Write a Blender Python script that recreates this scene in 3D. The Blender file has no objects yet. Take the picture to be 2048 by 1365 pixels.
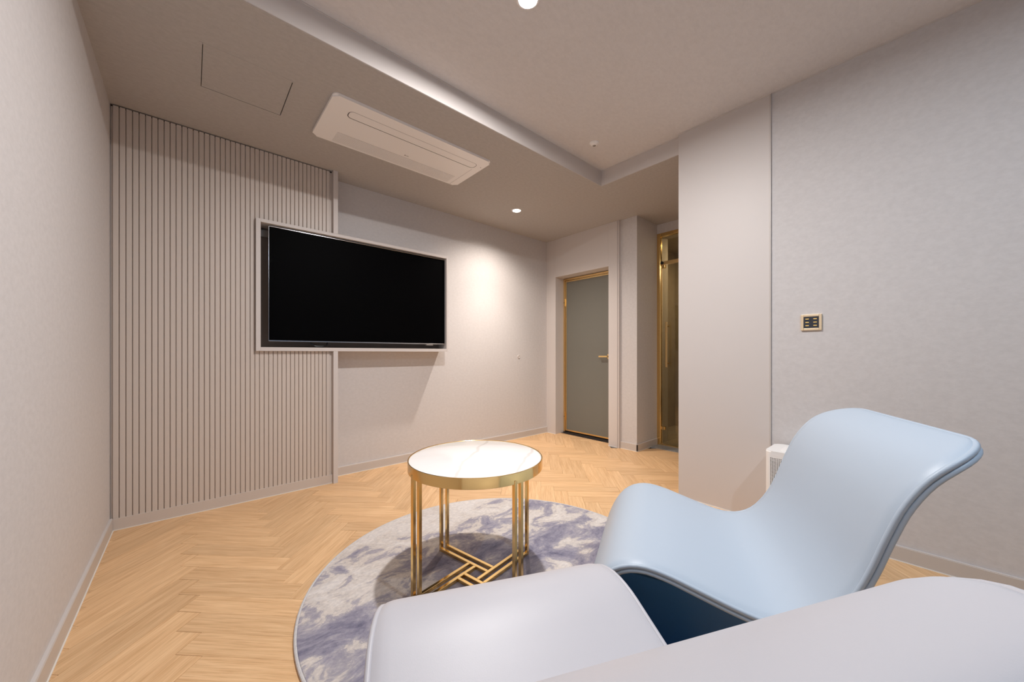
import bpy, bmesh, math, random
from mathutils import Vector, Matrix
random.seed(7)
SC = bpy.context.scene
COL = SC.collection
R = math.radians

# ------------------------------------------------------------------ camera
cam_d = bpy.data.cameras.new('camera')
cam = bpy.data.objects.new('camera', cam_d)
COL.objects.link(cam)
cam.location = (0, 0, 1.05)
cam.rotation_euler = (R(90), 0, R(-41.51))
cam_d.sensor_width = 36
cam_d.lens = 36 * 727 / 2048
cam_d.shift_y = 25 / 2048
cam_d.clip_start = 0.01
SC.camera = cam

# ------------------------------------------------------------------ world, exposure, light levels
w = bpy.data.worlds.new('world')
SC.world = w
w.use_nodes = True
w.node_tree.nodes['Background'].inputs[0].default_value = (0.6, 0.7, 0.9, 1)
w.node_tree.nodes['Background'].inputs[1].default_value = 0.0
SC.view_settings.view_transform = 'Standard'
SC.view_settings.look = 'None'
SC.view_settings.gamma = 1
SC.view_settings.use_curve_mapping = False
SC.view_settings.exposure = 0.06
try:
    SC.cycles.max_bounces = 10
    SC.cycles.diffuse_bounces = 7
    SC.cycles.glossy_bounces = 6
    SC.cycles.caustics_reflective = True
    SC.cycles.blur_glossy = 0.6
except Exception:
    pass
# position, power, colour of the ceiling downlights
LAMP_UPPER = ((1.145, 1.185, 2.66), 47, (1.0, 0.965, 0.945), ())
LAMP_LOWER = ((2.524, 2.78, 2.53), 1, (1.0, 0.89, 0.79), ((146, 100), (84, 84)))
LAMP_REAR = ((1.145, -0.75, 2.66), 20, (0.70, 0.86, 1.0), ())

CU, CL = 2.66, 2.53              # raised and lowered ceiling
XL, XR, YB, YREAR = -0.355, 2.695, 3.325, -1.8

# ------------------------------------------------------------------ node materials
def mat(name):
    m = bpy.data.materials.new(name)
    m.use_nodes = True
    nt = m.node_tree
    return m, nt, nt.nodes['Principled BSDF']

def N(nt, kind, **kw):
    n = nt.nodes.new(kind)
    for k, v in kw.items():
        if k in n.inputs:
            n.inputs[k].default_value = v
        else:
            setattr(n, k, v)
    return n

def L(nt, a, ao, b, bi):
    nt.links.new(a.outputs[ao], b.inputs[bi])

def plain(name, col, rough=0.5, metal=0.0, spec=0.5, coat=0.0):
    m, nt, b = mat(name)
    b.inputs['Base Color'].default_value = (*col, 1)
    b.inputs['Roughness'].default_value = rough
    b.inputs['Metallic'].default_value = metal
    b.inputs['Specular IOR Level'].default_value = spec
    b.inputs['Coat Weight'].default_value = coat
    return m

def noisy(name, c1, c2, scale, rough=0.6, bump=0.0, bscale=None, stretch=(1, 1, 1), detail=6, metal=0, lo=0.35, hi=0.65):
    m, nt, b = mat(name)
    tc = N(nt, 'ShaderNodeTexCoord')
    mp = N(nt, 'ShaderNodeMapping')
    mp.inputs['Scale'].default_value = stretch
    L(nt, tc, 'Object', mp, 'Vector')
    no = N(nt, 'ShaderNodeTexNoise', Scale=scale, Detail=detail, Roughness=0.65)
    L(nt, mp, 0, no, 'Vector')
    cr = N(nt, 'ShaderNodeValToRGB')
    cr.color_ramp.elements[0].position = lo
    cr.color_ramp.elements[1].position = hi
    cr.color_ramp.elements[0].color = (*c1, 1)
    cr.color_ramp.elements[1].color = (*c2, 1)
    L(nt, no, 'Fac', cr, 'Fac')
    L(nt, cr, 'Color', b, 'Base Color')
    b.inputs['Roughness'].default_value = rough
    b.inputs['Metallic'].default_value = metal
    if bump:
        n2 = N(nt, 'ShaderNodeTexNoise', Scale=bscale or scale * 3, Detail=8, Roughness=0.7)
        L(nt, mp, 0, n2, 'Vector')
        bp = N(nt, 'ShaderNodeBump', Strength=bump, Distance=0.002)
        L(nt, n2, 'Fac', bp, 'Height')
        L(nt, bp, 'Normal', b, 'Normal')
    return m

M = {}
M['wallpaper'] = noisy('greige_wallpaper', (.575, .553, .55), (.62, .598, .595), 34, .75, .22, 90, stretch=(1, 1, 1.6))
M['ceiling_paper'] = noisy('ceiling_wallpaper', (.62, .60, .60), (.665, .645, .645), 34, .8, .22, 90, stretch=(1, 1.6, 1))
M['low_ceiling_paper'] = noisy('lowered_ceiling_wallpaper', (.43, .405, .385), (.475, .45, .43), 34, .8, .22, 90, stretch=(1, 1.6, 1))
M['rear_bounce_tint'] = plain('slate_blue_bounce_tint', (.20, .25, .34), .6)  # unseen rear wall, coloured blue to cool and dim the bounced light
M['paint'] = plain('greige_paint', (.62, .58, .56), .5)
M['slat'] = plain('slat_paint', (.60, .535, .485), .45)
M['base'] = plain('baseboard_film', (.56, .515, .48), .4)
M['sealant'] = plain('white_sealant', (.80, .77, .72), .5)
M['gold'] = plain('polished_gold', (.86, .60, .25), .13, 1.0)
M['gold_satin'] = plain('satin_gold', (.80, .57, .27), .28, 1.0)
M['niche'] = plain('dark_niche_board', (.22, .18, .155), .7)
M['champagne'] = plain('champagne_metal', (.88, .72, .50), .38, .8)
M['white_plastic'] = plain('white_plastic', (.92, .90, .885), .4)
M['white_bright'] = plain('bright_white_plastic', (.86, .85, .84), .35)
M['dark_gap'] = plain('dark_gap', (.03, .025, .022), .8)
M['black'] = plain('black_plastic', (.012, .012, .013), .35)
M['screen'] = plain('screen_glass', (.0015, .0015, .0018), .5, 0, .02)
M['silver'] = plain('silver_bezel', (.55, .56, .58), .2, 1.0)
M['steel'] = plain('grey_bracket', (.32, .30, .28), .5, .6)
M['stone'] = noisy('grey_stone', (.20, .20, .20), (.32, .32, .32), 40, .35)
M['threshold'] = plain('black_threshold', (.035, .03, .028), .3)
M['inner_wall'] = noisy('bathroom_tile', (.36, .31, .25), (.42, .37, .30), 8, .4)
M['plate_black'] = plain('black_switch_glass', (.03, .035, .045), .15)

def emit(name, col, s):
    m = bpy.data.materials.new(name)
    m.use_nodes = True
    nt = m.node_tree
    nt.nodes.clear()
    e = N(nt, 'ShaderNodeEmission', Strength=s)
    e.inputs['Color'].default_value = (*col, 1)
    o = N(nt, 'ShaderNodeOutputMaterial')
    L(nt, e, 0, o, 0)
    return m
M['lamp'] = emit('lamp_diffuser', (1, .95, .88), 18)
M['indicator'] = emit('amber_indicator', (1, .62, .18), 1.1)

def glass(name, col, rough, alpha_mix):
    m, nt, b = mat(name)
    b.inputs['Base Color'].default_value = (*col, 1)
    b.inputs['Roughness'].default_value = rough
    b.inputs['Transmission Weight'].default_value = alpha_mix
    b.inputs['IOR'].default_value = 1.5
    return m
M['bronze_glass'] = glass('bronze_glass', (.50, .42, .27), .02, 1.0)
M['frosted_glass'] = glass('frosted_grey_glass', (.22, .215, .185), .5, 0.2)

def leather(name, c, rough=.42):
    m, nt, b = mat(name)
    tc = N(nt, 'ShaderNodeTexCoord')
    n2 = N(nt, 'ShaderNodeTexNoise', Scale=420, Detail=4, Roughness=.6)
    L(nt, tc, 'Object', n2, 'Vector')
    bp = N(nt, 'ShaderNodeBump', Strength=.10, Distance=.001)
    L(nt, n2, 'Fac', bp, 'Height')
    L(nt, bp, 'Normal', b, 'Normal')
    b.inputs['Base Color'].default_value = (*c, 1)
    b.inputs['Roughness'].default_value = rough
    b.inputs['Specular IOR Level'].default_value = .35
    return m
M['leather_blue'] = leather('pale_blue_leather', (.42, .495, .585))
M['leather_navy'] = leather('navy_leather', (.045, .165, .42))
M['leather_white'] = leather('pale_lavender_leather', (.50, .495, .53))

def marble():
    m, nt, b = mat('white_marble')
    tc = N(nt, 'ShaderNodeTexCoord')
    mp = N(nt, 'ShaderNodeMapping')
    mp.inputs['Rotation'].default_value = (0, 0, R(62))
    mp.inputs['Location'].default_value = (.03, .085, 0)
    L(nt, tc, 'Object', mp, 'Vector')
    dn = N(nt, 'ShaderNodeTexNoise', Scale=5, Detail=5, Roughness=.6)
    L(nt, mp, 0, dn, 'Vector')
    wv = N(nt, 'ShaderNodeTexWave', Scale=1.15, Distortion=2.6, Detail=4)
    wv.inputs['Detail Scale'].default_value = 1.6
    L(nt, mp, 0, wv, 'Vector')
    cr = N(nt, 'ShaderNodeValToRGB')
    e = cr.color_ramp.elements
    e[0].position = 0.0; e[0].color = (.72, .69, .67, 1)
    e[1].position = 0.012; e[1].color = (.86, .845, .835, 1)
    L(nt, wv, 'Fac', cr, 'Fac')
    cl = N(nt, 'ShaderNodeMix', data_type='RGBA', blend_type='MULTIPLY')
    cl.inputs[0].default_value = .25
    cr2 = N(nt, 'ShaderNodeValToRGB')
    cr2.color_ramp.elements[0].position = .3; cr2.color_ramp.elements[0].color = (.82, .80, .79, 1)
    cr2.color_ramp.elements[1].position = .6; cr2.color_ramp.elements[1].color = (1, 1, 1, 1)
    L(nt, dn, 'Fac', cr2, 'Fac')
    L(nt, cr, 'Color', cl, 6)
    L(nt, cr2, 'Color', cl, 7)
    L(nt, cl, 2, b, 'Base Color')
    b.inputs['Roughness'].default_value = .12
    return m
M['marble'] = marble()

def wood():
    m, nt, b = mat('oak_plank')
    uv = N(nt, 'ShaderNodeUVMap')
    uv.uv_map = 'UVMap'
    mp = N(nt, 'ShaderNodeMapping')
    mp.inputs['Scale'].default_value = (1.0, 16.0, 1)
    L(nt, uv, 0, mp, 'Vector')
    n1 = N(nt, 'ShaderNodeTexNoise', Scale=3.0, Detail=7, Roughness=.62, Distortion=.5)
    L(nt, mp, 0, n1, 'Vector')
    mp2 = N(nt, 'ShaderNodeMapping')
    mp2.inputs['Scale'].default_value = (4.0, 150.0, 1)
    L(nt, uv, 0, mp2, 'Vector')
    n2 = N(nt, 'ShaderNodeTexNoise', Scale=1.6, Detail=5, Roughness=.6)
    L(nt, mp2, 0, n2, 'Vector')
    cr = N(nt, 'ShaderNodeValToRGB')
    e = cr.color_ramp.elements
    e[0].position = .30; e[0].color = (.66, .405, .205, 1)
    e[1].position = .66; e[1].color = (.82, .555, .315, 1)
    L(nt, n1, 'Fac', cr, 'Fac')
    cr2 = N(nt, 'ShaderNodeValToRGB')
    cr2.color_ramp.elements[0].position = .35; cr2.color_ramp.elements[0].color = (.76, .70, .64, 1)
    cr2.color_ramp.elements[1].position = .55; cr2.color_ramp.elements[1].color = (1, 1, 1, 1)
    L(nt, n2, 'Fac', cr2, 'Fac')
    mx = N(nt, 'ShaderNodeMix', data_type='RGBA', blend_type='MULTIPLY')
    mx.inputs[0].default_value = .75
    L(nt, cr, 'Color', mx, 6)
    L(nt, cr2, 'Color', mx, 7)
    # each plank its own tone: the whole part of the UV offset is the plank's number
    sp = N(nt, 'ShaderNodeSeparateXYZ')
    L(nt, uv, 0, sp, 0)
    dv = N(nt, 'ShaderNodeMath', operation='DIVIDE'); dv.inputs[1].default_value = 10
    L(nt, sp, 0, dv, 0)
    rd = N(nt, 'ShaderNodeMath', operation='ROUND')
    L(nt, dv, 0, rd, 0)
    wn = N(nt, 'ShaderNodeTexWhiteNoise', noise_dimensions='1D')
    L(nt, rd, 0, wn, 'W')
    mr = N(nt, 'ShaderNodeMapRange')
    mr.inputs[3].default_value = .90
    mr.inputs[4].default_value = 1.06
    L(nt, wn, 'Value', mr, 0)
    hs = N(nt, 'ShaderNodeHueSaturation')
    L(nt, mr, 0, hs, 'Value')
    L(nt, mx, 2, hs, 'Color')
    L(nt, hs, 0, b, 'Base Color')
    b.inputs['Roughness'].default_value = .42
    b.inputs['Specular IOR Level'].default_value = .35
    bp = N(nt, 'ShaderNodeBump', Strength=.12, Distance=.001)
    L(nt, n2, 'Fac', bp, 'Height')
    L(nt, bp, 'Normal', b, 'Normal')
    return m
M['wood'] = wood()

def rug_mat():
    m, nt, b = mat('rug_pile')
    tc = N(nt, 'ShaderNodeTexCoord')
    mp = N(nt, 'ShaderNodeMapping')
    mp.inputs['Rotation'].default_value = (0, 0, R(-20))
    mp.inputs['Location'].default_value = (3.1, 1.7, 0)
    mp.inputs['Scale'].default_value = (1.0, 1.5, 1)
    L(nt, tc, 'Object', mp, 'Vector')
    big = N(nt, 'ShaderNodeTexNoise', Scale=1.7, Detail=2, Roughness=.5)
    L(nt, mp, 0, big, 'Vector')
    mid = N(nt, 'ShaderNodeTexNoise', Scale=5.5, Detail=9, Roughness=.68, Distortion=.6)
    L(nt, mp, 0, mid, 'Vector')
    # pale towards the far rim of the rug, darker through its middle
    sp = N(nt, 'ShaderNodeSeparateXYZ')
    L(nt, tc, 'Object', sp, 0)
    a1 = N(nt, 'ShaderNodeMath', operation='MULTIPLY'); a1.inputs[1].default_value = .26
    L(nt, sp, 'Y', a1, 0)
    s0 = N(nt, 'ShaderNodeMath', operation='MULTIPLY'); s0.inputs[1].default_value = .55
    L(nt, big, 'Fac', s0, 0)
    s1 = N(nt, 'ShaderNodeMath', operation='MULTIPLY_ADD'); s1.inputs[1].default_value = .85
    L(nt, mid, 'Fac', s1, 0)
    L(nt, s0, 0, s1, 2)
    s2 = N(nt, 'ShaderNodeMath', operation='ADD')
    L(nt, s1, 0, s2, 0)
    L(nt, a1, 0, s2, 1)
    cr = N(nt, 'ShaderNodeValToRGB')
    e = cr.color_ramp.elements
    e[0].position = .42; e[0].color = (.06, .065, .10, 1)
    e[1].position = .58; e[1].color = (.19, .185, .26, 1)
    for p, c in ((.685, (.31, .30, .37)), (.755, (.42, .40, .44)), (.785, (.62, .575, .54)), (.90, (.70, .67, .65))):
        q = e.new(p); q.color = (*c, 1)
    L(nt, s2, 0, cr, 'Fac')
    fine = N(nt, 'ShaderNodeTexNoise', Scale=55, Detail=6, Roughness=.7)
    L(nt, mp, 0, fine, 'Vector')
    crf = N(nt, 'ShaderNodeValToRGB')
    crf.color_ramp.elements[0].position = .3; crf.color_ramp.elements[0].color = (.72, .72, .75, 1)
    crf.color_ramp.elements[1].position = .7; crf.color_ramp.elements[1].color = (1.12, 1.1, 1.08, 1)
    L(nt, fine, 'Fac', crf, 'Fac')
    mx = N(nt, 'ShaderNodeMix', data_type='RGBA', blend_type='MULTIPLY')
    mx.inputs[0].default_value = .8
    L(nt, cr, 'Color', mx, 6)
    L(nt, crf, 'Color', mx, 7)
    L(nt, mx, 2, b, 'Base Color')
    b.inputs['Roughness'].default_value = .95
    b.inputs['Specular IOR Level'].default_value = .1
    n3 = N(nt, 'ShaderNodeTexNoise', Scale=600, Detail=3)
    L(nt, tc, 'Object', n3, 'Vector')
    bp = N(nt, 'ShaderNodeBump', Strength=.5, Distance=.003)
    L(nt, n3, 'Fac', bp, 'Height')
    L(nt, bp, 'Normal', b, 'Normal')
    return m
M['rug'] = rug_mat()
M['rug_edge'] = noisy('rug_binding', (.50, .49, .50), (.60, .59, .60), 150, .9)

# ------------------------------------------------------------------ mesh helpers
def bx(bm, x0, x1, y0, y1, z0, z1, bev=0.0, seg=2):
    vs = [bm.verts.new(p) for p in ((x0, y0, z0), (x1, y0, z0), (x1, y1, z0), (x0, y1, z0), (x0, y0, z1), (x1, y0, z1), (x1, y1, z1), (x0, y1, z1))]
    fs = [bm.faces.new([vs[i] for i in q]) for q in ((0, 3, 2, 1), (4, 5, 6, 7), (0, 1, 5, 4), (1, 2, 6, 5), (2, 3, 7, 6), (3, 0, 4, 7))]
    if bev:
        es = list({e for f in fs for e in f.edges})
        bmesh.ops.bevel(bm, geom=es, offset=bev, segments=seg, affect='EDGES', profile=.5)

def prism(bm, pts, z0, z1):
    lo = [bm.verts.new((x, y, z0)) for x, y in pts]
    hi = [bm.verts.new((x, y, z1)) for x, y in pts]
    n = len(pts)
    bm.faces.new(lo[::-1])
    bm.faces.new(hi)
    for i in range(n):
        bm.faces.new((lo[i], lo[(i + 1) % n], hi[(i + 1) % n], hi[i]))

def lathe(bm, prof, c=(0, 0, 0), n=48):
    rings = []
    for r, z in prof:
        if r < 1e-6:
            rings.append([bm.verts.new((c[0], c[1], c[2] + z))])
        else:
            rings.append([bm.verts.new((c[0] + r * math.cos(2 * math.pi * i / n), c[1] + r * math.sin(2 * math.pi * i / n), c[2] + z)) for i in range(n)])
    for a, b in zip(rings[:-1], rings[1:]):
        for i in range(n):
            j = (i + 1) % n
            if len(a) == 1 and len(b) == 1:
                continue
            if len(a) == 1:
                bm.faces.new((a[0], b[j], b[i]))
            elif len(b) == 1:
                bm.faces.new((a[i], a[j], b[0]))
            else:
                bm.faces.new((a[i], a[j], b[j], b[i]))

def tube(bm, pts, r, n=10, closed=False):
    pts = [Vector(p) for p in pts]
    k = len(pts)
    rings = []
    up = Vector((0, 0, 1))
    prev = None
    for i in range(k):
        if closed:
            t = (pts[(i + 1) % k] - pts[i - 1]).normalized()
        else:
            t = (pts[min(i + 1, k - 1)] - pts[max(i - 1, 0)]).normalized()
        if prev is None:
            a = t.cross(up)
            if a.length < .1:
                a = t.cross(Vector((1, 0, 0)))
            a.normalize()
        else:
            a = prev - t * prev.dot(t)
            a.normalize()
        prev = a
        b = t.cross(a)
        rings.append([bm.verts.new(pts[i] + r * (math.cos(2 * math.pi * q / n) * a + math.sin(2 * math.pi * q / n) * b)) for q in range(n)])
    m = k if closed else k - 1
    for i in range(m):
        A, B = rings[i], rings[(i + 1) % k]
        off = 0
        if closed and i == k - 1:
            off = min(range(n), key=lambda o: (A[0].co - B[o].co).length)
        for q in range(n):
            bm.faces.new((A[q], A[(q + 1) % n], B[(q + 1 + off) % n], B[(q + off) % n]))
    if not closed:
        bm.faces.new(rings[0][::-1])
        bm.faces.new(rings[-1])

def rrect(x0, x1, y0, y1, r, n=5):
    pts = []
    for cx, cy, a0 in ((x1 - r, y1 - r, 0), (x0 + r, y1 - r, 90), (x0 + r, y0 + r, 180), (x1 - r, y0 + r, 270)):
        for i in range(n + 1):
            a = R(a0 + 90 * i / n)
            pts.append((cx + r * math.cos(a), cy + r * math.sin(a)))
    return pts

def origin(p):
    v = Vector((0, 0, 0))
    while p is not None:
        v += p.location
        p = p.parent
    return v

def obj(name, bm, m, parent=None, loc=None, smooth=False, world=True):
    """link one mesh; vertices are given in world space unless world=False (then they are local to the parent)"""
    bmesh.ops.recalc_face_normals(bm, faces=bm.faces[:])
    me = bpy.data.meshes.new(name)
    base = Vector((0, 0, 0))
    if world:
        base = Vector(loc) if loc is not None else (origin(parent) if parent else Vector((0, 0, 0)))
        bmesh.ops.translate(bm, verts=bm.verts[:], vec=-base)
    bm.to_mesh(me)
    bm.free()
    me.materials.append(m)
    if smooth:
        for p in me.polygons:
            p.use_smooth = True
        try:
            me.set_sharp_from_angle(angle=R(40))
        except Exception:
            pass
    o = bpy.data.objects.new(name, me)
    COL.objects.link(o)
    if parent:
        o.parent = parent
        if world:
            o.location = base - origin(parent)
    elif world:
        o.location = base
    return o

def struct(name, bm, m, parent=None, smooth=False):
    o = obj(name, bm, m, parent, smooth=smooth)
    if parent is None:
        o['kind'] = 'structure'
    return o

def tag(o, label, cat, group=None):
    o['label'] = label
    o['category'] = cat
    if group:
        o['group'] = group
    return o

def thing(name, label, cat, loc, rz=0, group=None):
    o = bpy.data.objects.new(name, None)
    COL.objects.link(o)
    o.empty_display_size = .05
    o.location = loc
    o.rotation_euler = (0, 0, rz)
    return tag(o, label, cat, group)

def boxes(name, lst, m, parent=None, bev=0, seg=2, st=False, smooth=False):
    bm = bmesh.new()
    for b in lst:
        bx(bm, *b, bev=bev, seg=seg)
    return struct(name, bm, m, parent, smooth) if st else obj(name, bm, m, parent, smooth=smooth)

# ================================================================== THE ROOM
# ---- ceiling: raised field, lowered border with soffit faces, square hole for the access hatch
HX0, HX1, HY0, HY1 = .043, .42, 2.28, 2.645
T = 2.80
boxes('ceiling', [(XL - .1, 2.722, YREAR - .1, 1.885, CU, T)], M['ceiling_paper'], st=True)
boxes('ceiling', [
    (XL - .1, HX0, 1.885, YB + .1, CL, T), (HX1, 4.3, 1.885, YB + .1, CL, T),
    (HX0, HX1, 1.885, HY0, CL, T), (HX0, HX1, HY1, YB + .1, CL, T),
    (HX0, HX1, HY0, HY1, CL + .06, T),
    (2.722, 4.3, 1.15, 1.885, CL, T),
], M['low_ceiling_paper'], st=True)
# smooth fascia on the two soffit faces
boxes('trim_5', [(XL, 2.722, 1.881, 1.885, CL, CU), (2.718, 2.722, 1.2, 1.881, CL, CU)], M['paint'], st=True)
# thin edge profile along the soffit, and the pale joint where walls meet the raised ceiling
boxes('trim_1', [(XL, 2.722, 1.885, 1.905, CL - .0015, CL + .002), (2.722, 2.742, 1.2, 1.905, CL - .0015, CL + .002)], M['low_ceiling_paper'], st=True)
boxes('trim_2', [(XL, 2.718, 1.876, 1.881, CU - .005, CU), (2.713, 2.718, 1.2, 1.876, CU - .005, CU), (XR - .004, XR, YREAR, .62, CU - .006, CU), (2.681, 2.687, .62, 1.19, CU - .006, CU)], M['paint'], st=True)

boxes('wall_left', [(XL - .1, XL, YREAR - .1, YB + .1, -.02, T)], M['wallpaper'], st=True)
boxes('wall_back', [(XL - .1, 3.6, YB, YB + .1, -.02, T)], M['wallpaper'], st=True)
boxes('wall_rear', [(XL - .1, 2.9, YREAR - .1, YREAR, -.02, T)], M['rear_bounce_tint'], st=True)
boxes('wall_right', [(XR, 2.9, YREAR - .1, .625, -.02, T)], M['wallpaper'], st=True)
boxes('wall_column', [(2.687, 2.9, .628, 1.19, -.02, T)], M['paint'], bev=.0015, st=True)
boxes('trim_3', [(2.684, 2.694, .6215, .6275, 0, CU)], M['base'], st=True)
boxes('wall_alcove', [(2.9, 4.3, 1.05, 1.19, -.02, T), (4.03, 4.3, 1.19, 2.03, 2.425, T)], M['wallpaper'], st=True)
boxes('wall_pillar', [(3.585, 4.3, 2.03, 2.232, -.02, T)], M['wallpaper'], st=True)
# door wall with a deep recess
DY0, DY1, DZ = 2.369, 3.168, 2.042
boxes('wall_doorway', [(3.56, 3.90, DY1, YB + .05, -.02, T), (3.56, 3.90, 2.228, DY0, -.02, T), (3.56, 3.90, DY0, DY1, DZ, T), (3.80, 3.9, DY0, DY1, -.02, DZ)], M['paint'], bev=.0015, seg=1, st=True)
boxes('trim_4', [(3.553, 3.561, 2.229, 2.236, 0, CL), (3.553, 3.561, 2.250, 2.253, 0, CL)], M['paint'], st=True)

# ---- baseboards with a pale top lip and a thin white sealant line on the floor
def baseboard(name, runs):
    """runs: (x0, x1, y0, y1, side) - footprint of the board; side is the face that looks into the room"""
    bm = bmesh.new(); lip = bmesh.new(); sl = bmesh.new()
    for x0, x1, y0, y1, s in runs:
        bx(bm, x0, x1, y0, y1, 0, .072, .001, 1)
        g, q = .0015, .004
        if s == '+x': bx(sl, x1, x1 + q, y0, y1, 0, .0035); bx(lip, x0, x1 - g, y0, y1, .072, .0755)
        if s == '-x': bx(sl, x0 - q, x0, y0, y1, 0, .0035); bx(lip, x0 + g, x1, y0, y1, .072, .0755)
        if s == '-y': bx(sl, x0, x1, y0 - q, y0, 0, .0035); bx(lip, x0, x1, y0 + g, y1, .072, .0755)
    o = struct(name, bm, M['base'])
    obj('top_lip', lip, M['paint'], o)
    obj('sealant_line', sl, M['sealant'], o)
    return o
baseboard('baseboard_left', [(XL, XL + .012, YREAR, 3.17, '+x')])
baseboard('baseboard_back', [(.90, 3.56, YB - .012, YB, '-y')])
baseboard('baseboard_pillar', [(3.573, 3.585, 2.018, 2.228, '-x'), (3.573, 4.02, 2.018, 2.03, '-y')])
baseboard('baseboard_right', [(XR - .012, XR, YREAR, .615, '-x')])
o = boxes('baseboard_column', [(2.682, 2.688, .63, 1.188, 0, .0035)], M['sealant'], st=True)
o = boxes('baseboard_doorway', [(3.555, 3.561, 2.23, DY0, 0, .0035), (3.555, 3.561, DY1, YB - .012, 0, .0035)], M['sealant'], st=True)

# ---- floor: subfloor slab and oak herringbone planks
flo = boxes('floor', [(XL - .1, 5.4, YREAR - .1, YB + .1, -.06, -.010)], M['threshold'], st=True)

def clip(poly, x0, x1, y0, y1):
    def cut(P, f, g):
        out = []
        for i in range(len(P)):
            a, b = P[i - 1], P[i]
            fa, fb = f(a), f(b)
            if (fa >= 0) != (fb >= 0):
                t = fa / (fa - fb)
                out.append((a[0] + (b[0] - a[0]) * t, a[1] + (b[1] - a[1]) * t))
            if fb >= 0:
                out.append(b)
        return out
    for f in (lambda p: p[0] - x0, lambda p: x1 - p[0], lambda p: p[1] - y0, lambda p: y1 - p[1]):
        poly = cut(poly, f, None)
        if len(poly) < 3:
            return []
    return poly

PW, PN = .1, 5
OX, OY = .385, .03
planks = []
s2 = math.sqrt(.5)
def pq(p, q):
    return (OX + (p - q) * s2 * PW, OY + (p + q) * s2 * PW)
num = 0
for k in range(-60, 80):
    for mm in range(-6, 8):
        for kind in (0, 1):
            if kind == 0:
                p0, q0 = k + 2 * PN * mm, k
                rect = [(p0, q0), (p0 + PN, q0), (p0 + PN, q0 + 1), (p0, q0 + 1)]
                ux, uy = (s2, s2), (-s2, s2)
            else:
                c = k
                p0, q0 = c + 2 * PN * mm, c - 2 * PN + 1
                rect = [(p0, q0), (p0 + 1, q0), (p0 + 1, q0 + PN), (p0, q0 + PN)]
                ux, uy = (-s2, s2), (-s2, -s2)
            pts = [pq(*r) for r in rect]
            cx = sum(p[0] for p in pts) / 4; cy = sum(p[1] for p in pts) / 4
            if cx < XL - .4 or cx > 4.4 or cy < YREAR - .4 or cy > YB + .4:
                continue
            # joint: half a millimetre all round
            pts = [(cx + (x - cx) * (1 - .0005 / .05 * .35), cy + (y - cy) * (1 - .0005 / .05 * .35)) for x, y in pts]
            pc = clip(pts, XL, 3.668 if cy > 2.2 else 4.02, YREAR, YB)
            if len(pc) < 3:
                continue
            mx_, my_ = sum(p[0] for p in pc) / len(pc), sum(p[1] for p in pc) / len(pc)
            if mx_ > XR + .02 and my_ < 1.15:
                continue
            if mx_ > 3.68 and my_ > 2.06:
                continue
            if all(p[0] < .86 and p[1] > 3.18 for p in pc):
                continue
            area = abs(sum(pc[i - 1][0] * pc[i][1] - pc[i][0] * pc[i - 1][1] for i in range(len(pc)))) / 2
            if area < 2e-4:
                continue
            num += 1
            planks.append((pc, (cx, cy), ux, uy, num))

fw = (math.sin(R(41.51)), math.cos(R(41.51)))
def seen(pl):
    x, y = pl[1]
    z = x * fw[0] + y * fw[1]
    u = x * fw[1] - y * fw[0]
    vis = z > .55 and abs(u) / z < 1.6
    if (x - 1.12) ** 2 + (y - 1.345) ** 2 < .55:
        vis = False
    return (0 if vis else 1, z)
planks.sort(key=seen)

def plank_geo(bm, uvl, pl):
    pc, c, ux, uy, k = pl
    n = len(pc)
    mx_, my_ = sum(p[0] for p in pc) / n, sum(p[1] for p in pc) / n
    e = .0008
    top = []
    for x, y in pc:
        d = math.hypot(x - mx_, y - my_) or 1
        top.append((x - (x - mx_) / d * e, y - (y - my_) / d * e))
    a = [bm.verts.new((x, y, -.010)) for x, y in pc]
    b = [bm.verts.new((x, y, -.0008)) for x, y in pc]
    t = [bm.verts.new((x, y, 0)) for x, y in top]
    fs = [bm.faces.new(t)]
    for i in range(n):
        j = (i + 1) % n
        fs.append(bm.faces.new((a[i], a[j], b[j], b[i])))
        fs.append(bm.faces.new((b[i], b[j], t[j], t[i])))
    for f in fs:
        for l in f.loops:
            dx, dy = l.vert.co.x - c[0], l.vert.co.y - c[1]
            l[uvl].uv = (dx * ux[0] + dy * ux[1] + 10 * k, dx * uy[0] + dy * uy[1] + 3.7 * k)

for pl in planks[:300]:
    bm = bmesh.new()
    uvl = bm.loops.layers.uv.new('UVMap')
    plank_geo(bm, uvl, pl)
    obj('plank', bm, M['wood'], flo)
if planks[300:]:
    bm = bmesh.new()
    uvl = bm.loops.layers.uv.new('UVMap')
    for pl in planks[300:]:
        plank_geo(bm, uvl, pl)
    o = obj('distant_planks', bm, M['wood'], flo)
    o['kind'] = 'stuff'

# ---- room beyond the bronze glass door
boxes('wall_bathroom', [(5.3, 5.4, .9, 3.0, -.02, T), (4.1, 5.4, .9, 1.0, -.02, T), (4.3, 5.4, 2.4, 2.5, -.02, T), (4.3, 5.4, .9, 2.5, 2.5, T), (4.06, 5.4, .9, 2.5, -.01, .0)], M['inner_wall'], st=True)

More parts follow.
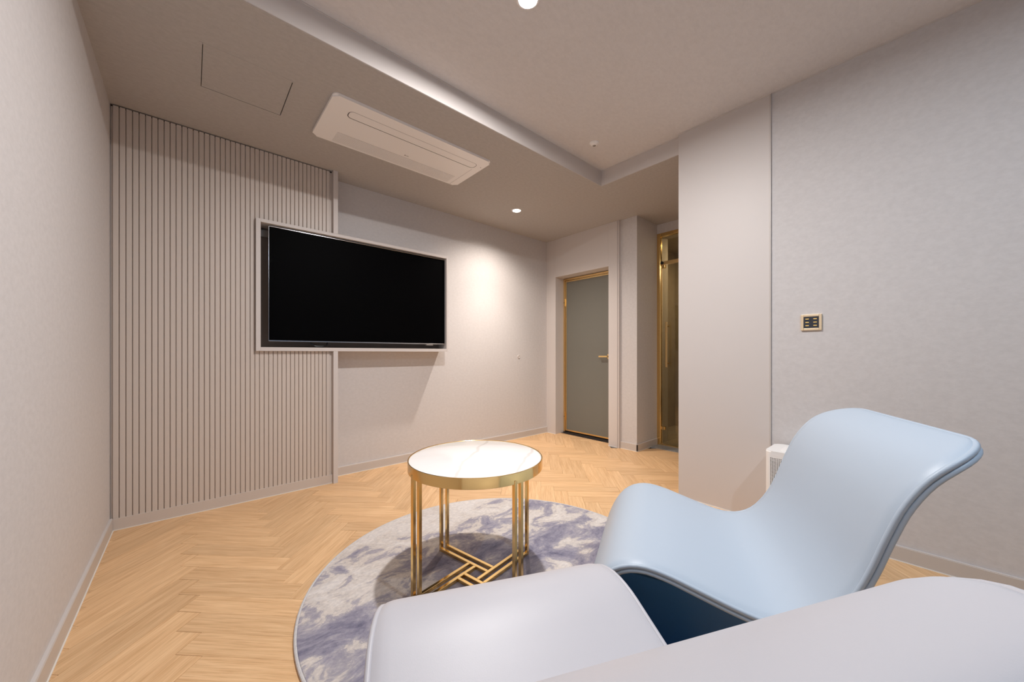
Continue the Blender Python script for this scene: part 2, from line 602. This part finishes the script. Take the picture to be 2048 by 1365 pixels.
# ---- frosted door in its recess
d1 = bpy.data.objects.new('door_1', None); COL.objects.link(d1); d1.location = (3.72, 2.769, 0); d1['kind'] = 'structure'
fx0, fx1 = 3.715, 3.755
boxes('door_frame', [(fx0, fx1, DY1 - .026, DY1 - .002, .018, 2.035), (fx0, fx1, DY0 + .002, DY0 + .026, .018, 2.035), (fx0, fx1, DY0 + .026, DY1 - .026, 2.011, 2.035)], M['gold_satin'], d1, bev=.002)
boxes('leaf_frame', [(3.722, 3.75, DY1 - .046, DY1 - .028, .03, 2.008), (3.722, 3.75, DY0 + .028, DY0 + .046, .03, 2.008), (3.722, 3.75, DY0 + .046, DY1 - .046, .03, .048), (3.722, 3.75, DY0 + .046, DY1 - .046, 1.990, 2.008)], M['gold_satin'], d1, bev=.002)
boxes('glass_pane', [(3.730, 3.742, DY0 + .044, DY1 - .044, .046, 1.992)], M['frosted_glass'], d1)
for z in (.22, 1.72):
    h = boxes('hinge', [(3.700, 3.722, DY1 - .034, DY1 - .020, z - .05, z + .05)], M['gold_satin'], d1, bev=.003)
    boxes('hinge_knuckle', [(3.698, 3.7005, DY1 - .032, DY1 - .022, z - .004, z + .004)], M['dark_gap'], h)
bm = bmesh.new()
bx(bm, 3.678, 3.690, 2.465, 2.588, 1.004, 1.024, .003)
bx(bm, 3.686, 3.730, 2.462, 2.480, 1.005, 1.023, .003)
h = obj('lever_handle', bm, M['gold'], d1)
boxes('handle_plate', [(3.724, 3.731, 2.45, 2.49, .985, 1.043)], M['gold'], h, bev=.002)
boxes('threshold', [(3.669, 3.80, DY0, DY1, -.009, .004), (3.712, 3.765, DY0, DY1, .004, .016)], M['threshold'], d1, bev=.002)

# ---- bronze glass door in a gold frame, at the back of the alcove
d2 = bpy.data.objects.new('door_2', None); COL.objects.link(d2); d2.location = (4.05, 1.6, 0); d2['kind'] = 'structure'
gx0, gx1 = 4.025, 4.075
boxes('door_frame', [(gx0, gx1, 1.990, 2.029, 0, 2.424), (gx0, gx1, 1.191, 1.23, 0, 2.424), (gx0, gx1, 1.23, 1.990, 2.386, 2.424)], M['gold'], d2, bev=.003)
boxes('inner_post', [(4.018, 4.05, 1.977, 1.988, .02, 2.05)], M['gold'], d2, bev=.002)
boxes('transom_bar', [(gx0 - .006, gx1, 1.23, 1.990, 2.062, 2.096)], M['gold_satin'], d2, bev=.003)
boxes('transom_pane', [(4.045, 4.053, 1.232, 1.989, 2.098, 2.385)], M['bronze_glass'], d2)
leaf = boxes('glass_leaf', [(4.040, 4.050, 1.235, 1.972, .022, 2.058)], M['bronze_glass'], d2)
for z in (.20, 2.040):
    boxes('pivot_clamp', [(4.024, 4.062, 1.935, 1.985, z - .018, z + .018)], M['gold'], leaf, bev=.004)
bm = bmesh.new()
lathe(bm, [(0, -.012), (.016, -.012), (.018, -.009), (.018, .009), (.016, .012), (0, .012)], n=20)
bmesh.ops.rotate(bm, verts=bm.verts[:], cent=(0, 0, 0), matrix=Matrix.Rotation(R(90), 3, 'Y'))
bmesh.ops.translate(bm, verts=bm.verts[:], vec=(4.012, 1.962, 2.078))
obj('stop_knob', bm, M['black'], d2, smooth=True)
bm = bmesh.new()
bx(bm, 3.985, 3.998, 1.890, 1.914, .895, 1.405, .004)
h = obj('pull_handle', bm, M['gold_satin'], d2)
for z in (.94, 1.36):
    bm = bmesh.new()
    tube(bm, [(3.995, 1.902, z), (4.042, 1.902, z)], .009, 12)
    obj('handle_standoff', bm, M['gold'], h, smooth=True)
boxes('door_sill', [(3.86, 4.03, 1.19, 2.016, -.010, .006)], M['stone'], d2, bev=.002)
boxes('bottom_rail', [(4.022, 4.06, 1.23, 1.99, .004, .02)], M['gold_satin'], d2, bev=.002)

# ================================================================== FLUTED WALL PANEL
SY = 3.175                      # face of the slats
PITCH = .0277
X0, X1 = XL + .002, .863
FX0, FX1, FZ0, FZ1 = .350, 1.929, 1.068, 2.020    # outside of the television surround
FY = 3.145
sp_ = thing('fluted_wall_panel', 'greige fluted panel of narrow upright slats covering the wall beside the corner', 'wall panel', (.25, 3.25, 0))
boxes('backing_board', [(X0, FX0 - .001, SY + .0105, YB - .001, .069, 2.518), (FX0 - .001, X1, SY + .0105, YB - .001, .069, FZ0 - .001), (FX0 - .001, X1, SY + .0105, YB - .001, FZ1 + .001, 2.518)], M['slat'], sp_)
boxes('plinth', [(X0, X1, SY - .003, YB - .001, .0, .069)], M['slat'], sp_, bev=.001)
boxes('sealant_line', [(X0 + .012, X1, SY - .007, SY - .003, 0, .0035)], M['sealant'], sp_)
boxes('side_trim', [(X1 + .001, .898, FY, YB - .001, 0, FZ0 - .0005), (X1 + .001, .898, FY, YB - .001, FZ1 + .0005, CL - .001)], M['paint'], sp_, bev=.001)
boxes('shadow_gap', [(X0, X1, SY + .02, YB - .001, 2.5185, CL - .0005)], M['dark_gap'], sp_)
slat_cache = {}
def slat(i, x, z0, z1):
    key = (round(z0, 3), round(z1, 3))
    if key not in slat_cache:
        bm = bmesh.new()
        wd = PITCH - .0034
        b = .002
        prof = [(0, .011), (0, b), (b, 0), (wd - b, 0), (wd, b), (wd, .011)]
        lo = [bm.verts.new((px, py, 0)) for px, py in prof]
        hi = [bm.verts.new((px, py, z1 - z0)) for px, py in prof]
        for k in range(5):
            bm.faces.new((lo[k], lo[k + 1], hi[k + 1], hi[k]))
        bm.faces.new(lo[::-1]); bm.faces.new(hi)
        o = obj('slat', bm, M['slat'], sp_, world=False)
        slat_cache[key] = o.data
    else:
        o = bpy.data.objects.new('slat', slat_cache[key])
        COL.objects.link(o)
        o.parent = sp_
    o.location = Vector((x, SY, z0)) - sp_.location
n = int((X1 - X0) / PITCH)
off = .0055
for i in range(n + 1):
    x = X0 + off + i * PITCH + .0034
    if x + PITCH - .0034 > X1:
        break
    if x + PITCH - .0034 < FX0 + .003:
        slat(i, x, .069, 2.522)
    else:
        slat(i, x, .069, FZ0)
        slat(i, x, FZ1, 2.522)

# television surround: a shallow box that overlaps the fluted panel and the plain wall
ts = thing('television_surround', 'shallow greige box frame around the black television', 'frame', (1.14, 3.23, FZ0))
tt = .028
boxes('left_board', [(FX0, FX0 + tt, FY, YB - .001, FZ0, FZ1)], M['paint'], ts, bev=.001)
boxes('right_board', [(FX1 - .017, FX1, FY, YB - .001, FZ0, FZ1)], M['paint'], ts, bev=.001)
boxes('top_board', [(FX0 + tt, FX1 - .017, FY, YB - .001, FZ1 - .024, FZ1)], M['paint'], ts, bev=.001)
boxes('bottom_board', [(FX0 + tt, FX1 - .017, FY, YB - .001, FZ0, FZ0 + .028)], M['paint'], ts, bev=.001)
boxes('back_panel', [(FX0 + tt, FX1 - .017, 3.296, 3.318, FZ0 + .028, FZ1 - .024)], M['niche'], ts)

tv = thing('television', 'large black flat television inside the greige surround on the wall', 'television', (1.166, 3.21, 1.138))
TX0, TX1, TZ0, TZ1 = .428, 1.905, 1.140, 1.984
boxes('rear_housing', [(TX0 + .06, TX1 - .06, 3.188, 3.225, TZ0 + .06, TZ1 - .06)], M['black'], tv, bev=.006)
boxes('rim', [(TX0, TX0 + .003, 3.164, 3.188, TZ0, TZ1), (TX1 - .003, TX1, 3.164, 3.188, TZ0, TZ1), (TX0, TX1, 3.164, 3.188, TZ1 - .003, TZ1), (TX0, TX1, 3.160, 3.188, TZ0, TZ0 + .008)], M['silver'], tv, bev=.0008, seg=1)
boxes('screen', [(TX0 + .003, TX1 - .003, 3.1655, 3.186, TZ0 + .008, TZ1 - .003)], M['screen'], tv)
boxes('wall_bracket', [(.45, 1.85, 3.225, 3.296, 1.925, 1.962), (.60, .66, 3.225, 3.296, 1.3, 1.925), (1.66, 1.72, 3.225, 3.296, 1.3, 1.925), (.382, .45, 3.272, 3.296, 1.925, 1.975)], M['steel'], tv)
bm = bmesh.new()
tube(bm, [(.70, 3.21, 1.19), (.715, 3.205, 1.125), (.745, 3.20, 1.108), (.79, 3.20, 1.106), (.83, 3.21, 1.115), (.85, 3.23, 1.19)], .005, 8)
obj('power_cable', bm, M['black'], tv, smooth=True)
boxes('sensor_bar', [(1.70, 1.77, 3.160, 3.19, 1.128, 1.1395)], M['steel'], tv, bev=.001)

# ================================================================== CEILING FITTINGS
hp = thing('access_hatch', 'square flush access hatch papered like the lowered ceiling above the fluted panel', 'hatch', ((HX0 + HX1) / 2, (HY0 + HY1) / 2, CL))
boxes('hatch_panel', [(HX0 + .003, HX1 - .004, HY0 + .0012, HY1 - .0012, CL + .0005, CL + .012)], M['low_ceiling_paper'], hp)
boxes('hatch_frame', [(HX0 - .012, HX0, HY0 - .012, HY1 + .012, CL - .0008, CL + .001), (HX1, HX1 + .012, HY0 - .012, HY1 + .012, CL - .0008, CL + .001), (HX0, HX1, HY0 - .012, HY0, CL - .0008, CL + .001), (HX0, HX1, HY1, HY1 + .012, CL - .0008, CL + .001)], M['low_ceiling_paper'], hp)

ac = thing('ceiling_air_conditioner', 'long white one-way cassette air conditioner set in the lowered ceiling', 'air conditioner', (1.17, 2.45, CL))
bm = bmesh.new()
AX0, AX1, AY0, AY1 = .605, 1.735, 2.195, 2.705
AZ = CL - .017
prism(bm, rrect(AX0, AX1, AY0, AY1, .03), AZ, CL)
es = [e for e in bm.edges if all(abs(v.co.z - AZ) < 1e-5 for v in e.verts)]
bmesh.ops.bevel(bm, geom=es, offset=.010, segments=4, affect='EDGES')
obj('body_panel', bm, M['white_plastic'], ac, smooth=True)
# outlet flap: dark slot behind it, then the flap itself
bm = bmesh.new()
prism(bm, rrect(.720, 1.670, 2.2835, 2.3595, .030), AZ - .0004, AZ + .002)
obj('outlet_slot', bm, M['dark_gap'], ac)
bm = bmesh.new()
prism(bm, rrect(.7245, 1.6655, 2.2848, 2.3535, .026), AZ - .0010, AZ + .001)
fl = obj('outlet_flap', bm, M['white_plastic'], ac)
# return-air grille of thin bars
gr_ = boxes('intake_grille', [(.728, 1.636, 2.561, 2.690, AZ - .0003, AZ + .002)], M['steel'], ac)
for k in range(11):
    y = 2.563 + k * .01165
    boxes('grille_bar', [(.728, 1.636, y, y + .0088, AZ - .0010, AZ + .001)], M['white_plastic'], gr_)
boxes('panel_joint', [(1.672, 1.6735, 2.37, 2.70, AZ - .0006, AZ + .001)], M['steel'], ac)
bm = bmesh.new()
lathe(bm, [(0, -.0006), (.006, -.0006), (.006, .001), (0, .001)], (1.186, 2.53, AZ), 16)
bx(bm, 1.196, 1.214, 2.528, 2.533, AZ - .0005, AZ + .001)
obj('maker_mark', bm, M['steel'], ac)
bm = bmesh.new()
lathe(bm, [(0, -.0008), (.004, -.0008), (.004, .001), (0, .001)], (1.71, 2.305, AZ), 12)
obj('indicator_dot', bm, M['steel'], ac)

def downlight(p, power, colour, beam, label):
    t = thing('recessed_downlight', label, 'downlight', p, group=None)
    bm = bmesh.new()
    lathe(bm, [(.041, 0), (.041, -.005), (.043, -.0065), (.050, -.005), (.053, -.002), (.053, 0)], p, 48)
    obj('trim_ring', bm, M['white_bright'], t, smooth=True)
    bm = bmesh.new()
    lathe(bm, [(0, -.0015), (.0405, -.0015), (.0405, 0), (0, 0)], p, 32)
    obj('diffuser', bm, M['lamp'], t)
    # a flat diffuser lamp, or a reflector lamp: wide spill and a narrower beam (angle, power)
    for angle, pw in (beam or ((0, 1),)):
        if angle:
            ld = bpy.data.lights.new('downlight_lamp', 'SPOT')
            ld.spot_size = R(angle); ld.spot_blend = 1.0; ld.shadow_soft_size = .03
        else:
            ld = bpy.data.lights.new('downlight_lamp', 'AREA')
            ld.shape = 'DISK'; ld.size = .074
        ld.energy = power * pw; ld.color = colour
        lo = bpy.data.objects.new('downlight_lamp', ld)
        COL.objects.link(lo)
        lo.parent = t
        lo.location = (0, 0, -.012 if angle else -.004)
    return t
downlight(*LAMP_UPPER, 'bright downlight in the raised ceiling at the top edge of the view')
downlight(*LAMP_LOWER, 'warm downlight in the lowered ceiling right of the air conditioner')
downlight((4.75, 1.55, 2.50), 16, (1.0, .86, .66), (), 'added unseen lamp in the bathroom, brightening the bronze glass door')  # added lamp, out of view, lights the bronze glass from behind
downlight(*LAMP_REAR, 'cool downlight in the raised ceiling behind the viewer')

p = (2.312, 1.664, CU)
sd = thing('ceiling_sensor', 'small round white ceiling sensor with dark centre near the soffit corner', 'sensor', p)
bm = bmesh.new()
lathe(bm, [(0, -.020), (.014, -.021), (.022, -.016), (.032, -.006), (.036, -.001), (.036, 0)], p, 40)
obj('housing', bm, M['white_bright'], sd, smooth=True)
bm = bmesh.new()
lathe(bm, [(0, -.0265), (.008, -.0255), (.0135, -.0205), (.0135, -.017), (0, -.017)], p, 28)
obj('lens', bm, M['steel'], sd, smooth=True)

# ================================================================== WALL FITTINGS
p = (3.054, YB, 1.01)
wc = thing('wall_cap', 'tiny round cover cap on the plain wall right of the television', 'cap', p)
bm = bmesh.new()
lathe(bm, [(.020, 0), (.020, .004), (.018, .006), (.014, .006), (.013, .004), (.013, 0)], (0, 0, 0), 28)
bmesh.ops.rotate(bm, verts=bm.verts[:], cent=(0, 0, 0), matrix=Matrix.Rotation(R(90), 3, 'X'))
bmesh.ops.translate(bm, verts=bm.verts[:], vec=p)
obj('rim', bm, M['base'], wc, smooth=True)
bm = bmesh.new()
lathe(bm, [(0, .003), (.0125, .003), (.0125, 0), (0, 0)], (0, 0, 0), 24)
bmesh.ops.rotate(bm, verts=bm.verts[:], cent=(0, 0, 0), matrix=Matrix.Rotation(R(90), 3, 'X'))
bmesh.ops.translate(bm, verts=bm.verts[:], vec=p)
obj('cover', bm, M['paint'], wc)

SW = (.380, .474, 1.184, 1.276)
sw = thing('light_switch_panel', 'gold framed black touch switch with six amber marks on the right wall', 'switch', (XR, .427, 1.23))
y0, y1, z0, z1 = SW
fr = .0125
boxes('gold_frame', [(XR - .011, XR, y0, y0 + fr, z0, z1), (XR - .011, XR, y1 - fr, y1, z0, z1), (XR - .011, XR, y0 + fr, y1 - fr, z0, z0 + fr), (XR - .011, XR, y0 + fr, y1 - fr, z1 - fr, z1)], M['champagne'], sw, bev=.0012)
tp_ = boxes('touch_plate', [(XR - .008, XR, y0 + fr, y1 - fr, z0 + fr, z1 - fr)], M['plate_black'], sw)
for iy in (.402, .438):
    for iz in (1.212, 1.231, 1.250):
        boxes('indicator_mark', [(XR - .0088, XR - .0078, iy, iy + .0155, iz - .0018, iz + .0018)], M['indicator'], tp_)
bm = bmesh.new()
lathe(bm, [(0, .0006), (.003, .0006), (.003, -.001), (0, -.001)], (0, 0, 0), 16)
bmesh.ops.rotate(bm, verts=bm.verts[:], cent=(0, 0, 0), matrix=Matrix.Rotation(R(-90), 3, 'Y'))
bmesh.ops.translate(bm, verts=bm.verts[:], vec=(XR - .008, .429, 1.243))
obj('sensor_dot', bm, M['black'], sw)

# ================================================================== AIR PURIFIER
ap = thing('air_purifier', 'white upright air purifier with perforated front standing by the right wall', 'air purifier', (2.545, .46, 0))
px0, px1, py0, py1, ph = 2.43, 2.665, .33, .592, .505
bm = bmesh.new()
prism(bm, rrect(px0, px1, py0, py1, .03, 6), .0, ph)
es = [e for e in bm.edges if all(abs(v.co.z - ph) < 1e-5 for v in e.verts)]
bmesh.ops.bevel(bm, geom=es, offset=.006, segments=3, affect='EDGES')
pb_ = obj('body', bm, M['white_bright'], ap, smooth=True)
bm = bmesh.new()
prism(bm, rrect(px0 + .05, px1 - .05, py0 + .06, py1 - .06, .02, 5), ph - .0005, ph + .002)
obj('top_recess', bm, M['white_plastic'], ap)
bm = bmesh.new()
for iy in range(26):
    for iz in range(44):
        y = py1 - .029 - iy * .0078
        z = .466 - iz * .0074
        vs = [bm.verts.new((px0 - .0004, y + .0026 * math.cos(a), z + .0027 * math.sin(a))) for a in [k * math.pi / 3 for k in range(6)]]
        bm.faces.new(vs)
o = obj('grille_holes', bm, M['dark_gap'], pb_)
o['kind'] = 'stuff'
bm = bmesh.new()
for k in range(5):
    bx(bm, px0 - .0006, px0 + .002, py0 + .03, py1 - .032, ph - .022 - k * .0075, ph - .0195 - k * .0075)
obj('vent_lines', bm, M['white_plastic'], ap)

# ================================================================== ROUND RUG
RC, RR, RT = (1.125, 1.345), .862, .012
rug = thing('round_rug', 'round cream and indigo mottled rug with pale edge under the table', 'rug', (RC[0], RC[1], 0))
bm = bmesh.new()
lathe(bm, [(0, .001), (RR - .012, .001), (RR - .008, .006), (RR - .012, RT - .001), (RR - .02, RT), (0, RT)], (RC[0], RC[1], 0), 128)
obj('pile', bm, M['rug'], rug, smooth=True)
bm = bmesh.new()
tube(bm, [(RC[0] + (RR - .006) * math.cos(2 * math.pi * i / 160), RC[1] + (RR - .006) * math.sin(2 * math.pi * i / 160), .0062) for i in range(160)], .006, 8, True)
obj('edge_binding', bm, M['rug_edge'], rug, smooth=True)

# ================================================================== SIDE TABLE
TC, TR, TH = (1.000, 1.383), .309, .572
tb = thing('round_side_table', 'round side table with white marble top and polished gold legs on the rug', 'table', (TC[0], TC[1], RT + .0004), R(10))
def tl(name, bm, m, smooth=False, parent=tb):
    return obj(name, bm, m, parent, world=False, smooth=smooth)
h = TH - RT
bm = bmesh.new()
lathe(bm, [(0, h - .022), (TR - .006, h - .022), (TR - .006, h - .0025), (TR - .0075, h - .002), (0, h - .002)], n=128)
tl('marble_top', bm, M['marble'], True)
bm = bmesh.new()
lathe(bm, [(TR - .0055, h - .005), (TR - .0055, h - .001), (TR - .0045, h), (TR - .001, h), (TR, h - .001), (TR, h - .044), (TR - .001, h - .045), (TR - .005, h - .045), (TR - .0055, h - .0440), (TR - .0055, h - .023)], n=128)
tl('gold_rim', bm, M['gold'], True)
bm = bmesh.new()
lathe(bm, [(0, h - .030), (TR - .0056, h - .030), (TR - .0056, h - .0222), (0, h - .0222)], n=96)
tl('support_disc', bm, M['gold'], True)
bw = .0078
a_, b_ = .040, .080
for q in range(4):
    # each leg is a pair of square tubes turning in at the floor; the four pairs meet in a pinwheel
    rot = Matrix.Rotation(R(90 * q), 3, 'Z')
    lg = None
    for yy in (a_, b_):
        bm = bmesh.new()
        bx(bm, -.292 - bw, -.292 + bw, yy - bw, yy + bw, 0, h - .0300, .0012, 1)
        bx(bm, -.292 + bw, a_ - bw, yy - bw, yy + bw, 0, 2 * bw, .0012, 1)
        bmesh.ops.rotate(bm, verts=bm.verts[:], cent=(0, 0, 0), matrix=rot)
        tl('leg', bm, M['gold'])

# ================================================================== LOUNGE CHAIRS
# side profile of the moulded shell, from the hem in front over the seat to the top of the back
PROFILE = [(.246, .045), (.239, .085), (.226, .155), (.207, .236), (.180, .320), (.141, .389), (.092, .427), (.034, .440), (-.032, .430), (-.107, .407), (-.20, .378), (-.270, .363), (-.325, .366), (-.375, .390), (-.415, .433), (-.448, .488), (-.472, .545), (-.498, .620), (-.528, .695), (-.566, .757), (-.605, .796), (-.65, .823), (-.69, .840)]

def catmull(P, per=8):
    out = []
    for i in range(len(P) - 1):
        p0 = P[max(i - 1, 0)]; p1 = P[i]; p2 = P[i + 1]; p3 = P[min(i + 2, len(P) - 1)]
        for k in range(per):
            t = k / per
            out.append(tuple(.5 * ((2 * p1[j]) + (-p0[j] + p2[j]) * t + (2 * p0[j] - 5 * p1[j] + 4 * p2[j] - p3[j]) * t * t + (-p0[j] + 3 * p1[j] - 3 * p2[j] + p3[j]) * t ** 3) for j in (0, 1)))
    out.append(P[-1])
    return out

def chair_curves(W, hem, TL, tail, r1):
    dense = catmull(PROFILE + [(-.69 - tail * .5, .840 + tail * .17), (-.69 - tail, .840 + tail * .30)], 10)
    # even spacing by arc length, closer at both ends so that the rounded corners stay round
    arc = [0]
    for a, b in zip(dense[:-1], dense[1:]):
        arc.append(arc[-1] + math.hypot(a[0] - b[0], a[1] - b[1]))
    Ltot = arc[-1]
    def at(s):
        s = min(max(s, 0), Ltot)
        for i in range(len(arc) - 1):
            if arc[i + 1] >= s:
                t = (s - arc[i]) / max(arc[i + 1] - arc[i], 1e-9)
                return (dense[i][0] + (dense[i + 1][0] - dense[i][0]) * t, dense[i][1] + (dense[i + 1][1] - dense[i][1]) * t)
        return dense[-1]
    r0 = .05
    ss = [r0 * (1 - math.cos(math.pi / 2 * k / 8)) for k in range(8)]
    nmid = 56
    ss += [r0 + (Ltot - r0 - r1) * k / nmid for k in range(nmid)]
    ss += [Ltot - r1 + r1 * math.sin(math.pi / 2 * k / 10) for k in range(11)]
    rows = []
    for s in ss:
        p = at(s); a = at(s - .004); b = at(s + .004)
        tx, tz = b[0] - a[0], b[1] - a[1]
        l = math.hypot(tx, tz) or 1
        nx, nz = tz / l, -tx / l          # upper side of the sheet
        hw = W
        f = min(1, s / TL)               # apron narrows towards the hem
        f = f * f * (3 - 2 * f)
        hw = hem + (W - hem) * f
        d = s
        if d < r0:
            hw -= r0 - math.sqrt(max(r0 * r0 - (r0 - d) ** 2, 0))
        d = Ltot - s
        if d < r1:
            hw -= r1 - math.sqrt(max(r1 * r1 - (r1 - d) ** 2, 0))
        edge = min(s, Ltot - s)
        rows.append((p, (nx, nz), hw, edge))
    return rows

def make_chair(label, m, m_under, loc, rz, W, hem, TL, tail, r1):
    t = thing('lounge_chair', label, 'chair', loc, rz, group='pair of moulded lounge chairs')
    rows = chair_curves(W, hem, TL, tail, r1)
    NC = 28
    cs = [-math.cos(math.pi * k / NC) for k in range(NC + 1)]
    # blend the cosine spacing with an even one
    cs = [.5 * c + .5 * (-1 + 2 * k / NC) for k, c in enumerate(cs)]
    def sheet(offs_top, offs_bot):
        bm = bmesh.new()
        A, B = [], []
        for (p, nrm, hw, edge) in rows:
            ra, rb = [], []
            for c in cs:
                x = c * hw
                ea = min(edge, hw * (1 - abs(c)))
                ha, hb = offs_top(ea), offs_bot(ea)
                ra.append(bm.verts.new((x, p[0] + nrm[0] * ha, p[1] + nrm[1] * ha)))
                rb.append(bm.verts.new((x, p[0] + nrm[0] * hb, p[1] + nrm[1] * hb)))
            A.append(ra); B.append(rb)
        nr = len(rows)
        for i in range(nr - 1):
            for k in range(NC):
                bm.faces.new((A[i][k], A[i][k + 1], A[i + 1][k + 1], A[i + 1][k]))
                bm.faces.new((B[i][k], B[i + 1][k], B[i + 1][k + 1], B[i][k + 1]))
        per = [(0, k) for k in range(NC + 1)] + [(i, NC) for i in range(1, nr)] + [(nr - 1, k) for k in range(NC - 1, -1, -1)] + [(i, 0) for i in range(nr - 2, 0, -1)]
        q = len(per)
        for a in range(q):
            i, k = per[a]; i2, k2 = per[(a + 1) % q]
            bm.faces.new((A[i][k], B[i][k], B[i2][k2], A[i2][k2]))
        return bm, per
    pad, per = sheet(lambda e: .002 + .010 * math.sqrt(max(0, 1 - (1 - min(e / .035, 1)) ** 2)), lambda e: 0.0)
    obj('upholstered_pad', pad, m, t, world=False, smooth=True)
    sh, _ = sheet(lambda e: -.0005, lambda e: -.016)
    obj('moulded_shell', sh, m_under, t, world=False, smooth=True)
    def loop(h, out):
        pts = []
        for i, k in per:
            p, nrm, hw, edge = rows[i]
            pts.append(Vector((cs[k] * hw, p[0] + nrm[0] * h, p[1] + nrm[1] * h)))
        return pts
    for h_, r_ in ((.001, .0066), (-.0115, .0062)):
        bm = bmesh.new()
        L_ = loop(h_, 0)
        keep = [L_[0]]
        for v in L_[1:]:
            if (v - keep[-1]).length > .004:
                keep.append(v)
        tube(bm, keep, r_, 10, True)
        obj('edge_piping', bm, m, t, world=False, smooth=True)
    # tapered pedestal under the seat
    bm = bmesh.new()
    dense = [(p, hw) for (p, nrm, hw, e) in rows]
    def under(y):
        best = min(((abs(p[0] - y), p[1]) for (p, hw) in dense if p[1] < .46 and p[0] < .16), key=lambda q_: q_[0])
        return best[1]
    rings = []
    NL = 12
    for l in range(NL + 1):
        f = l / NL                      # 0 at the floor, 1 under the seat
        g = f ** 1.5
        hx = .075 + (W - .05 - .075) * g
        ya = .10 + (.145 - .10) * g
        yb = -.20 + (-.36 + .20) * g
        ring = []
        for (x, y) in rrect(-hx, hx, yb, ya, min(.06, hx * .7), 8):
            ztop = under(y) - .017
            ring.append(bm.verts.new((x, y, .0125 + (ztop - .0125) * f)))
        rings.append(ring)
    k = len(rings[0])
    for a, b in zip(rings[:-1], rings[1:]):
        for i in range(k):
            bm.faces.new((a[i], a[(i + 1) % k], b[(i + 1) % k], b[i]))
    bm.faces.new(rings[0][::-1])
    bm.faces.new(rings[-1])
    obj('pedestal_base', bm, m_under, t, world=False, smooth=True)
    return t

def chair_place(theta, ncoord, fcoord):
    th = R(theta)
    f = Vector((math.sin(th), math.cos(th), 0)); nn = Vector((math.cos(th), -math.sin(th), 0))
    v = f * fcoord + nn * ncoord
    return (v.x, v.y, 0.0), -th
BL = chair_place(-27, 1.45, 0.0)
make_chair('pale blue moulded lounge chair facing the table near the right wall', M['leather_blue'], M['leather_navy'], *BL, .35, .30, .36, .012, .13)
WH = chair_place(24.61, .252, .850)
make_chair('pale lavender white moulded lounge chair in the foreground', M['leather_white'], M['leather_white'], *WH, .316, .22, .578, .05, .19)
